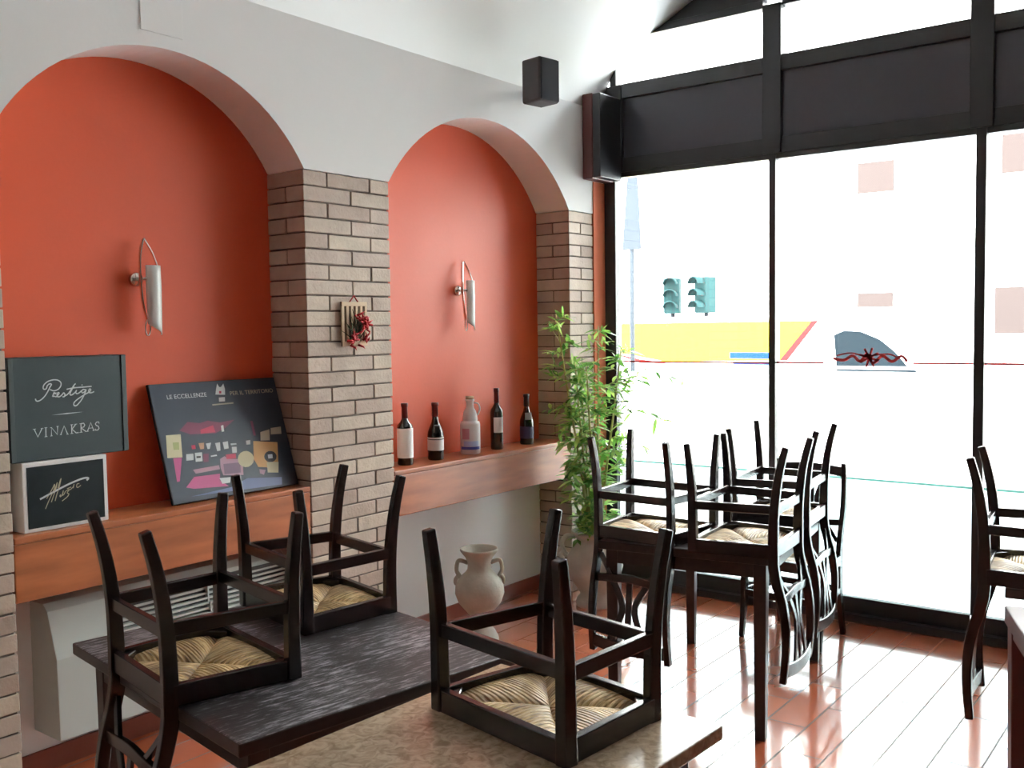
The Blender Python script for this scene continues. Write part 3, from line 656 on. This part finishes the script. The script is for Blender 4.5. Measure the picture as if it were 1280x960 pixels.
MB().lathe([(.0568, .028), (.0568, .044)], 18, a0=-1.1, a1=1.1, caps=False).build('blue_band', M['blue'], t)
MB().lathe([(.0568, .046), (.0568, .075)], 18, a0=-.7, a1=.9, caps=False).build('painted_sky', M['palesky'], t)
MB().lathe([(.0568, .085), (.0568, .145)], 18, a0=-.9, a1=-.1, caps=False).build('painted_figure', M['rose'], t)
mb = MB(); mb.tube(smooth_path([(0, .024, .286), (0, .047, .278), (0, .055, .25), (0, .045, .222), (0, .036, .215)]), .005, 8); mb.build('handle', M['ceramic'], t)

# ================================================================== AMPHORA ON THE FLOOR
def amphora(name, label, cat, loc, prof, mats, hr, hz, rotz=0, parts='amphora_body'):
    t = thing(name, label, cat, loc, (0, 0, rotz))
    body = MB().lathe(prof, 40).build(parts, mats, t)
    for s in (-1, 1):
        mb = MB(); p = [(s * hr[0], 0, hz[0]), (s * (hr[1]), 0, hz[0] + .012), (s * (hr[1] + .012), 0, (hz[0] + hz[1]) / 2), (s * hr[1], 0, hz[1] + .01), (s * hr[2], 0, hz[1] - .005)]
        mb.tube(smooth_path(p), .011, 10)
        mb.tube(smooth_path([(s * hr[1], 0, hz[1] + .012), (s * (hr[1] + .02), 0, hz[1] - .02), (s * (hr[1] + .012), 0, hz[1] - .045)]), [.011] * 6 + [.010] * 5 + [.006] * 2, 8)
        mb.build('handle', mats, body)
    return t, body
pr = [(0, 0), (.096, 0), (.100, .010), (.097, .030), (.078, .065), (.052, .095), (.044, .115), (.048, .14), (.078, .175), (.112, .215), (.130, .265), (.126, .310), (.103, .350), (.074, .375), (.062, .392), (.061, .425), (.072, .455), (.098, .487), (.101, .496), (.098, .502), (.090, .498), (.066, .455), (.053, .42), (.054, .39), (.09, .34), (.11, .27), (0, .18)]
amphora('amphora_vase', 'pale stone-coloured amphora vase with two small handles on the floor by the white wall', 'vase', (3.935, 3.24, 0), pr, M['clay'], (.060, .108, .10), (.425, .352), -.88)

# ================================================================== BAMBOO IN ITS POT
t = thing('potted_bamboo', 'tall leafy green bamboo plant in a big clay urn beside the window', 'plant', (4.87, 3.12, 0))
pr = [(0, 0), (.11, 0), (.115, .012), (.11, .04), (.085, .07), (.11, .11), (.150, .17), (.168, .24), (.160, .30), (.128, .35), (.105, .372), (.103, .395), (.125, .425), (.140, .435), (.140, .448), (.128, .448), (.09, .40), (.0, .395)]
pot = MB().lathe(pr, 36).build('urn', M['clay'], t, rot=(0, 0, -1.05))
for s in (-1, 1):
    mb = MB(); mb.tube(smooth_path([(s * .11, 0, .405), (s * .165, 0, .415), (s * .195, 0, .37), (s * .175, 0, .31), (s * .15, 0, .30)]), .013, 10)
    mb.tube(smooth_path([(s * .18, 0, .33), (s * .205, 0, .30), (s * .185, 0, .275)]), .011, 8); mb.build('handle', M['clay'], pot)
MB().lathe([(0, .401), (.093, .399), (.098, .41)], 24).build('moss', M['soil'], t)
rnd = random.Random(11)
leafmb = MB()
def leaf(mb, p, d, L, w):
    d = d.normalized(); up = Vector((rnd.uniform(-.4, .4), rnd.uniform(-.4, .4), 1)); s = d.cross(up)
    if s.length < .05: s = Vector((1, 0, 0))
    s.normalize(); dn = Vector((0, 0, -1)); vs = []
    for q, ww in ((0, .15), (.25, .85), (.5, 1), (.75, .6), (1, .02)):
        c = p + d * L * q + dn * L * .28 * q * q
        vs += [c - s * w * ww * .5, c + s * w * ww * .5]
    mb.add(vs, [(2 * i, 2 * i + 1, 2 * i + 3, 2 * i + 2) for i in range(4)], 0, True)
def branch(p, d, L, n, ls):
    mid = p + d * L * .5 + Vector((0, 0, L * .12)); e = p + d * L - Vector((0, 0, L * .10))
    tw.tube([p, mid, e], [.0022, .0018, .001], 5)
    for k in range(n):
        q = .25 + .75 * (k + rnd.random()) / n
        c = p.lerp(mid, min(1, q * 2)) if q < .5 else mid.lerp(e, q * 2 - 1)
        a = rnd.uniform(0, 2 * PI); dd = (d * .7 + Vector((math.cos(a), math.sin(a), rnd.uniform(-.5, .7))) * .8)
        leaf(leafmb, c, dd, ls * rnd.uniform(.8, 1.4), .021 * rnd.uniform(.7, 1.4))
tw = MB()
PTS = []
stems = [((-.03, .01), (-.13, .17, 1.40)), ((.03, -.01), (.06, .0, 1.33)), ((.0, .03), (-.04, .10, 1.12)), ((.01, -.03), (.12, -.12, 1.20)), ((-.02, -.02), (-.10, -.02, 1.10)), ((.03, .03), (.03, .1, .95))]
for (sx, sy), (ex, ey, ez) in stems:
    base = Vector((sx, sy, .40)); top = Vector((ex, ey, ez + .33))
    pts = smooth_path([base, base.lerp(top, .35) + Vector((ex * -.1, 0, 0)), base.lerp(top, .7), top], 6)
    MB().tube([tuple(p) for p in pts], [.011 - .008 * i / (len(pts) - 1) for i in range(len(pts))], 8).build('stem', M['stem'], t)
    PTS.append(pts)
    for k in range(34):
        q = .04 + .96 * (k + rnd.random() * .5) / 34; i = min(len(pts) - 1, int(q * (len(pts) - 1)))
        a = rnd.uniform(0, 2 * PI); d = Vector((math.cos(a), math.sin(a), rnd.uniform(-.1, .6))).normalized()
        L = rnd.uniform(.08, .19) * (1.05 - .55 * q)
        branch(pts[i], d, L, 9, .075)
# long side shoots reaching over the table
for si, q, d, L in ((3, .78, (.30, -.95, .12), .42), (3, .62, (.2, -.98, .0), .34), (1, .70, (.5, -.85, .25), .30), (0, .35, (-.9, -.3, -.5), .2), (3, .45, (.3, -.95, .2), .22)):
    pp = PTS[si]; branch(pp[int(q * (len(pp) - 1))], Vector(d).normalized(), L, 18, .08)
tw.build('twigs', M['stem'], t)
leafmb.build('foliage', M['leaf'], t)

# ================================================================== TABLES
def table(name, label, mats, loc, rot, x0, x1, y0, y1, th, leg, inset, apron=.07, top_mat=None, group=None, legmat=None):
    """corner frame: local x along the length, y across; the top from x0..x1, y0..y1"""
    t = thing(name, label, 'table', loc, (0, 0, rot), group)
    H = .75; mb = MB(); mb.box(x0, x1, y0, y1, H - th, H)
    if top_mat is M['worn']: mb.m[1] = 1
    mb.build('tabletop', [mats, top_mat] if top_mat is M['worn'] else (top_mat or mats), t, bevel=.004)
    mb = MB(); i = inset; a = apron; z0, z1 = H - th - a, H - th
    mb.box(x0 + i, x1 - i, y0 + i, y0 + i + .022, z0, z1); mb.box(x0 + i, x1 - i, y1 - i - .022, y1 - i, z0, z1)
    mb.box(x0 + i, x0 + i + .022, y0 + i + .022, y1 - i - .022, z0, z1); mb.box(x1 - i - .022, x1 - i, y0 + i + .022, y1 - i - .022, z0, z1)
    mb.build('apron', mats, t)
    for sx in (0, 1):
        for sy in (0, 1):
            cx = x0 + i + leg / 2 - .004 if sx == 0 else x1 - i - leg / 2 + .004
            cy = y0 + i + leg / 2 - .004 if sy == 0 else y1 - i - leg / 2 + .004
            mb = MB(); mb.sweep([(cx, cy, 0), (cx, cy, z1 - .001)], [leg * .8, leg], [leg * .8, leg]); mb.build('leg', legmat or mats, t, bevel=.003)
    return t
D = math.radians
ROT = D(-11.5)
table('cafe_table', 'black worn-topped wooden table under two upturned chairs by the left niche', M['wood_table'], (1.298, 1.757, 0), D(-9), 0, .86, 0, 1.0, .034, .055, .05, top_mat=M['worn'], group=None)
table('cafe_table', 'table with light beige chipboard top and one upturned chair, nearest the camera', M['wood_table'], (2.005, .945, 0), D(-3), -1.15, 0, 0, .665, .034, .055, .06, top_mat=M['beige'], legmat=M['wood_table'])
table('cafe_table', 'dark wooden table before the window carrying three upturned chairs', M['wood_table'], (4.10, 1.935, 0), D(9), -.575, .575, -.36, .37, .035, .052, .03, apron=.06)
table('cafe_table', 'dark table at the right edge of the view holding the lone upturned chair', M['wood_table'], (4.20, .34, 0), D(5), -.56, .56, -.38, .38, .035, .052, .06, apron=.03)
table('cafe_table', 'red-brown table whose corner and leg just show at the right picture edge', M['brown_box'], (3.385, .628, 0), D(20), -.6, 0, -.62, 0, .055, .07, .012, apron=.03)

# ================================================================== CHAIRS
def make_chair(label, group):
    t = thing('dining_chair', label, 'chair', group=group)
    wd = M['wood_dark']
    for s in (-1, 1):
        rear = smooth_path([(-.205, s * .180, 0), (-.184, s * .178, .08), (-.168, s * .177, .17), (-.158, s * .176, .28), (-.156, s * .176, .41), (-.158, s * .176, .47), (-.172, s * .176, .54), (-.192, s * .176, .61), (-.205, s * .178, .70), (-.206, s * .180, .80), (-.196, s * .182, .915)], 3)
        n = len(rear); hh = [.026 + .014 * min(1, i / n * 2.6) if i < n * .5 else .040 - .014 * (i / n - .5) * 2 for i in range(n)]
        mb = MB(); mb.sweep(rear, .026, hh, (0, 1, 0)); mb.build('leg', wd, t, bevel=.004)
        front = smooth_path([(.178, s * .216, 0), (.166, s * .213, .10), (.158, s * .210, .22), (.156, s * .209, .433)], 4)
        n = len(front); mb = MB(); mb.sweep(front, [.025 + .009 * i / n for i in range(n)], [.026 + .012 * i / n for i in range(n)], (0, 1, 0)); mb.build('leg', wd, t, bevel=.004)
    # seat frame of four rails with corner blocks
    mb = MB(); z0, z1 = .380, .434
    mb.sweep([(.158, -.200, .407), (.158, .200, .407)], .022, .054, (1, 0, 0)); mb.sweep([(-.158, -.168, .407), (-.158, .168, .407)], .022, .054, (1, 0, 0))
    for s in (-1, 1):
        mb.sweep([(-.150, s * .179, .407), (.150, s * .207, .407)], .022, .054, (0, 1, 0))
        mb.prism([(.147, s * .196), (.147, s * .150), (.100, s * .194)], .388, .412, 'z'); mb.prism([(-.147, s * .172), (-.147, s * .130), (-.104, s * .172)], .388, .412, 'z')
    mb.build('seat_frame', wd, t, bevel=.003)
    # rush seat: four sectors meeting in the middle
    mb = MB(); uvs = []
    c = [(.147, -.198), (.147, .198), (-.147, .170), (-.147, -.170)]; ctr = (.0, .0)
    K, Q = 10, 8; vv = []; ff = []; uu = []
    for side in (1, -1):
        for q in range(4):
            a, bb = Vector(c[q]), Vector(c[(q + 1) % 4]); o = len(vv)
            for i in range(K + 1):
                for j in range(Q + 1):
                    e = a.lerp(bb, j / Q); p = e.lerp(Vector(ctr), i / K)
                    puff = math.sin(PI * j / Q) ** .6 * math.sin(PI * min(1, (i / K) * .62 + .30)) if 0 < j < Q else 0
                    dip = .006 * (i / K)
                    h = .004 + .022 * puff * (1.0 if side < 0 else .55) - dip * .4
                    vv.append((p.x, p.y, .4165 + side * h)); uu.append((q * .37 + (j / Q - .5) * (1 - i / K), i / K + side))
            for i in range(K):
                for j in range(Q): ff.append((o + i * (Q + 1) + j, o + i * (Q + 1) + j + 1, o + (i + 1) * (Q + 1) + j + 1, o + (i + 1) * (Q + 1) + j))
    mb.add(vv, ff, 0, True); so = mb.build('rush_seat', M['rush'], t)
    ul = so.data.uv_layers.new(name='UVMap')
    for lp in so.data.loops: ul.data[lp.index].uv = uu[lp.vertex_index]
    # stretchers
    zs = .238
    for a, bb in (((.157, -.200, zs), (.157, .200, zs)), ((-.160, -.170, zs + .012), (-.160, .170, zs + .012)), ((-.152, .178, zs + .006), (.150, .208, zs + .006)), ((-.152, -.178, zs + .006), (.150, -.208, zs + .006))):
        sd = (1, 0, 0) if abs(a[0] - bb[0]) < .1 else (0, 1, 0)
        MB().sweep([a, bb], .019, .034, sd).build('stretcher', wd, t, bevel=.003)
    # back: lower rail, curved top rail, three shaped slats
    mb = MB(); mb.sweep(smooth_path([(-.186, -.170, .600), (-.190, -.09, .592), (-.190, 0, .586), (-.190, .09, .592), (-.186, .170, .600)], 4), .018, .034, (1, 0, 0)); mb.build('back_rail', wd, t, bevel=.003)
    mb = MB(); mb.sweep(smooth_path([(-.202, -.172, .868), (-.214, -.09, .874), (-.218, 0, .877), (-.214, .09, .874), (-.202, .172, .868)], 4), .022, .052, (1, 0, 0)); mb.build('top_rail', wd, t, bevel=.004)
    for ya, yb, yc in ((-.085, -.030, -.075), (0, 0, 0), (.085, .030, .075)):
        p = smooth_path([(-.190, ya, .600), (-.202, yb, .70), (-.210, (yb + yc) / 2, .79), (-.214, yc, .855)], 4)
        MB().sweep(p, .028, .010, (0, 1, 0)).build('slat', wd, t, bevel=.002)
    for s in (-1, 1):
        p = smooth_path([(-.164, s * .160, .50), (-.176, s * .125, .545), (-.190, s * .085, .590)], 4)
        MB().sweep(p, .020, .014, (0, 1, 0)).build('back_brace', wd, t, bevel=.002)
    return t
HS = .435
proto = make_chair('', None)
G = 'dark mahogany rush-seated chairs'
spots = [   # x, y, heading, z of root, upturned, label
    (1.520, 2.212, -11, .75 + HS, True, 'upturned rush-seated chair at the left end of the worn black table, back hanging down'),
    (2.10, 2.40, 167, .75 + HS, True, 'upturned rush-seated chair on the worn black table, in front of the brick pillar'),
    (1.815, 1.290, 169.5, .75 + HS, True, 'large upturned rush-seated chair on the light beige table, nearest the camera'),
    (3.690, 2.066, -1, .75 + HS, True, 'upturned rush-seated chair on the window table, closest to the bamboo'),
    (3.725, 1.645, 96, .75 + HS, True, 'upturned rush-seated chair on the near right corner of the window table'),
    (4.340, 1.755, 97, .75 + HS, True, 'upturned rush-seated chair on the window table, farthest and nearest the glass'),
    (3.815, .600, -84, .75 + HS, True, 'lone upturned rush-seated chair cut by the right picture edge'),
    (4.965, 1.930, 176, 0, False, 'upright dark chair standing on the floor behind the window table, against the glass'),
]
for i, (x, y, h, z, up, lab) in enumerate(spots):
    o = proto if i == 0 else copy_tree(proto)
    o.location = (x, y, z + .0008); o.rotation_euler = (PI if up else 0, 0, D(h))
    o['label'] = lab; o['group'] = G

# ================================================================== THE STREET
struct(MB().box(5.5, 60, -40, 50, -.30, -.16).build('street_ground', M['asphalt']))
VX = 12.0
tag(MB().box(8.0, 8.15, -12, 14, -.16, 1.22).build('whiteout_wall', M['facade'], bevel=.01), 'added low white wall standing in for the overexposed white in front of the van', 'wall')  # added wall: stands in for the blown-out white and hides the wheels
t = thing('delivery_van', 'white delivery van with yellow side panel passing in the street', 'van', (VX, 0, -.16))
def side(poly, x=VX): pass
# body profile in (y, z): front of the van towards -y
body = [(7.9, .30), (7.9, 1.92), (4.3, 1.95), (3.85, 1.92), (3.45, 1.80), (3.0, 1.52), (2.65, 1.25), (2.25, 1.10), (2.10, .8), (2.10, .30)]
mb = MB(); mb.prism(body, 0, 1.8, 'x'); mb.build('van_body', M['van_white'], t, bevel=.06)
mb = MB(); mb.prism([(7.7, 1.86), (4.45, 1.86), (4.85, 1.36), (6.5, 1.33), (7.7, 1.52)], -.012, .01, 'x'); mb.build('yellow_panel', M['van_yellow'], t)
mb = MB(); mb.prism([(7.45, 1.47), (6.9, 1.36), (6.4, 1.30), (6.9, 1.31)], -.016, .01, 'x'); mb.prism([(4.45, 1.86), (4.37, 1.86), (4.77, 1.36), (4.87, 1.36)], -.016, .01, 'x'); mb.build('red_stripe', M['van_red'], t)
mb = MB(); mb.prism([(5.55, 1.38), (5.00, 1.38), (5.00, 1.46), (5.55, 1.46)], -.016, .01, 'x'); mb.prism([(5.5, 1.30), (4.95, 1.30), (4.95, 1.33), (5.5, 1.33)], -.016, .01, 'x'); mb.build('blue_panel', M['van_blue'], t)
mb = MB(); mb.prism([(4.14, 1.30), (4.17, 1.68), (4.05, 1.73), (3.85, 1.72), (3.62, 1.62), (3.45, 1.48), (3.30, 1.30)], -.014, .01, 'x'); mb.build('side_window', M['van_glass'], t)
mb = MB(); mb.box(-.016, .01, 3.2, 4.14, 1.235, 1.26); mb.build('door_trim', M['van_glass'], t)
for y in (6.9, 3.1):
    MB().lathe([(0, -.1), (.33, -.1), (.34, 0), (.33, .12), (0, .12)], 24).build('wheel', M['tyre'], t, loc=(.08, y, .34), rot=(0, PI / 2, 0))

def signal(x, y, label, rz):
    t = thing('traffic_light', label, 'traffic light', (x, y, -.16), (0, 0, rz), 'traffic lights in the street')
    MB().tube([(0, 0, 0), (0, 0, 2.03)], .035, 10).build('pole', M['banner'], t)
    MB().box(-.14, .10, -.13, .13, 2.02, 2.60).build('signal_case', M['signal'], t, bevel=.02)
    for k in range(3):
        mb = MB(); a0 = 0
        mb.lathe([(.10, 0), (.115, 0), (.115, .17), (.10, .17)], 14, a0=0, a1=PI, caps=False)
        mb.build('visor', M['signal'], t, loc=(-.14, 0, 2.11 + .19 * k), rot=(PI / 2, 0, -PI / 2))
signal(14.5, 7.72, 'left teal traffic light seen through the first window bay', .3)
signal(14.5, 7.12, 'right teal traffic light seen through the first window bay', -.3)

t = thing('street_banner', 'pale grey banner on a pole outside at the left edge of the glass', 'banner', (9.0, 5.27, -.16))
MB().tube([(0, 0, 0), (0, 0, 4.0)], .025, 8).build('pole', M['banner'], t)
mb = MB(); mb.prism([(.10, 2.62), (-.12, 2.62), (-.10, 3.1), (-.05, 3.7), (0, 3.72)], -.03, -.01, 'x'); mb.build('cloth', M['banner'], t)

t = thing('apartment_building', 'pale cream apartment block across the street with taupe shutters', 'building', (26, 0, -.16))
MB().box(0, 8, -26, 30, 0, 14).build('wall', M['facade'], t)
def shut(y0, y1, z0, z1):
    MB().box(-.06, .0, min(y0, y1), max(y0, y1), z0, z1).build('shutter', M['shutter'], t)
    MB().box(-.12, .0, min(y0, y1) - .1, max(y0, y1) + .1, z0 - .12, z0).build('window_sill', M['facade'], t)
s = 26 / 14.0
for y0, y1, z0, z1 in ((4.54, 4.05, 3.46, 3.89), (4.53, 4.05, 1.88, 2.08), (2.76, 2.0, 1.50, 2.10), (2.70, 1.9, 3.55, 4.05), (8.4, 7.8, 4.6, 5.2), (-.4, -1.2, 1.6, 2.2), (-.4, -1.2, 3.5, 4.1)):
    shut(y0 * s, y1 * s, (z0 - 1.65) * s + 1.81, (z1 - 1.65) * s + 1.81)
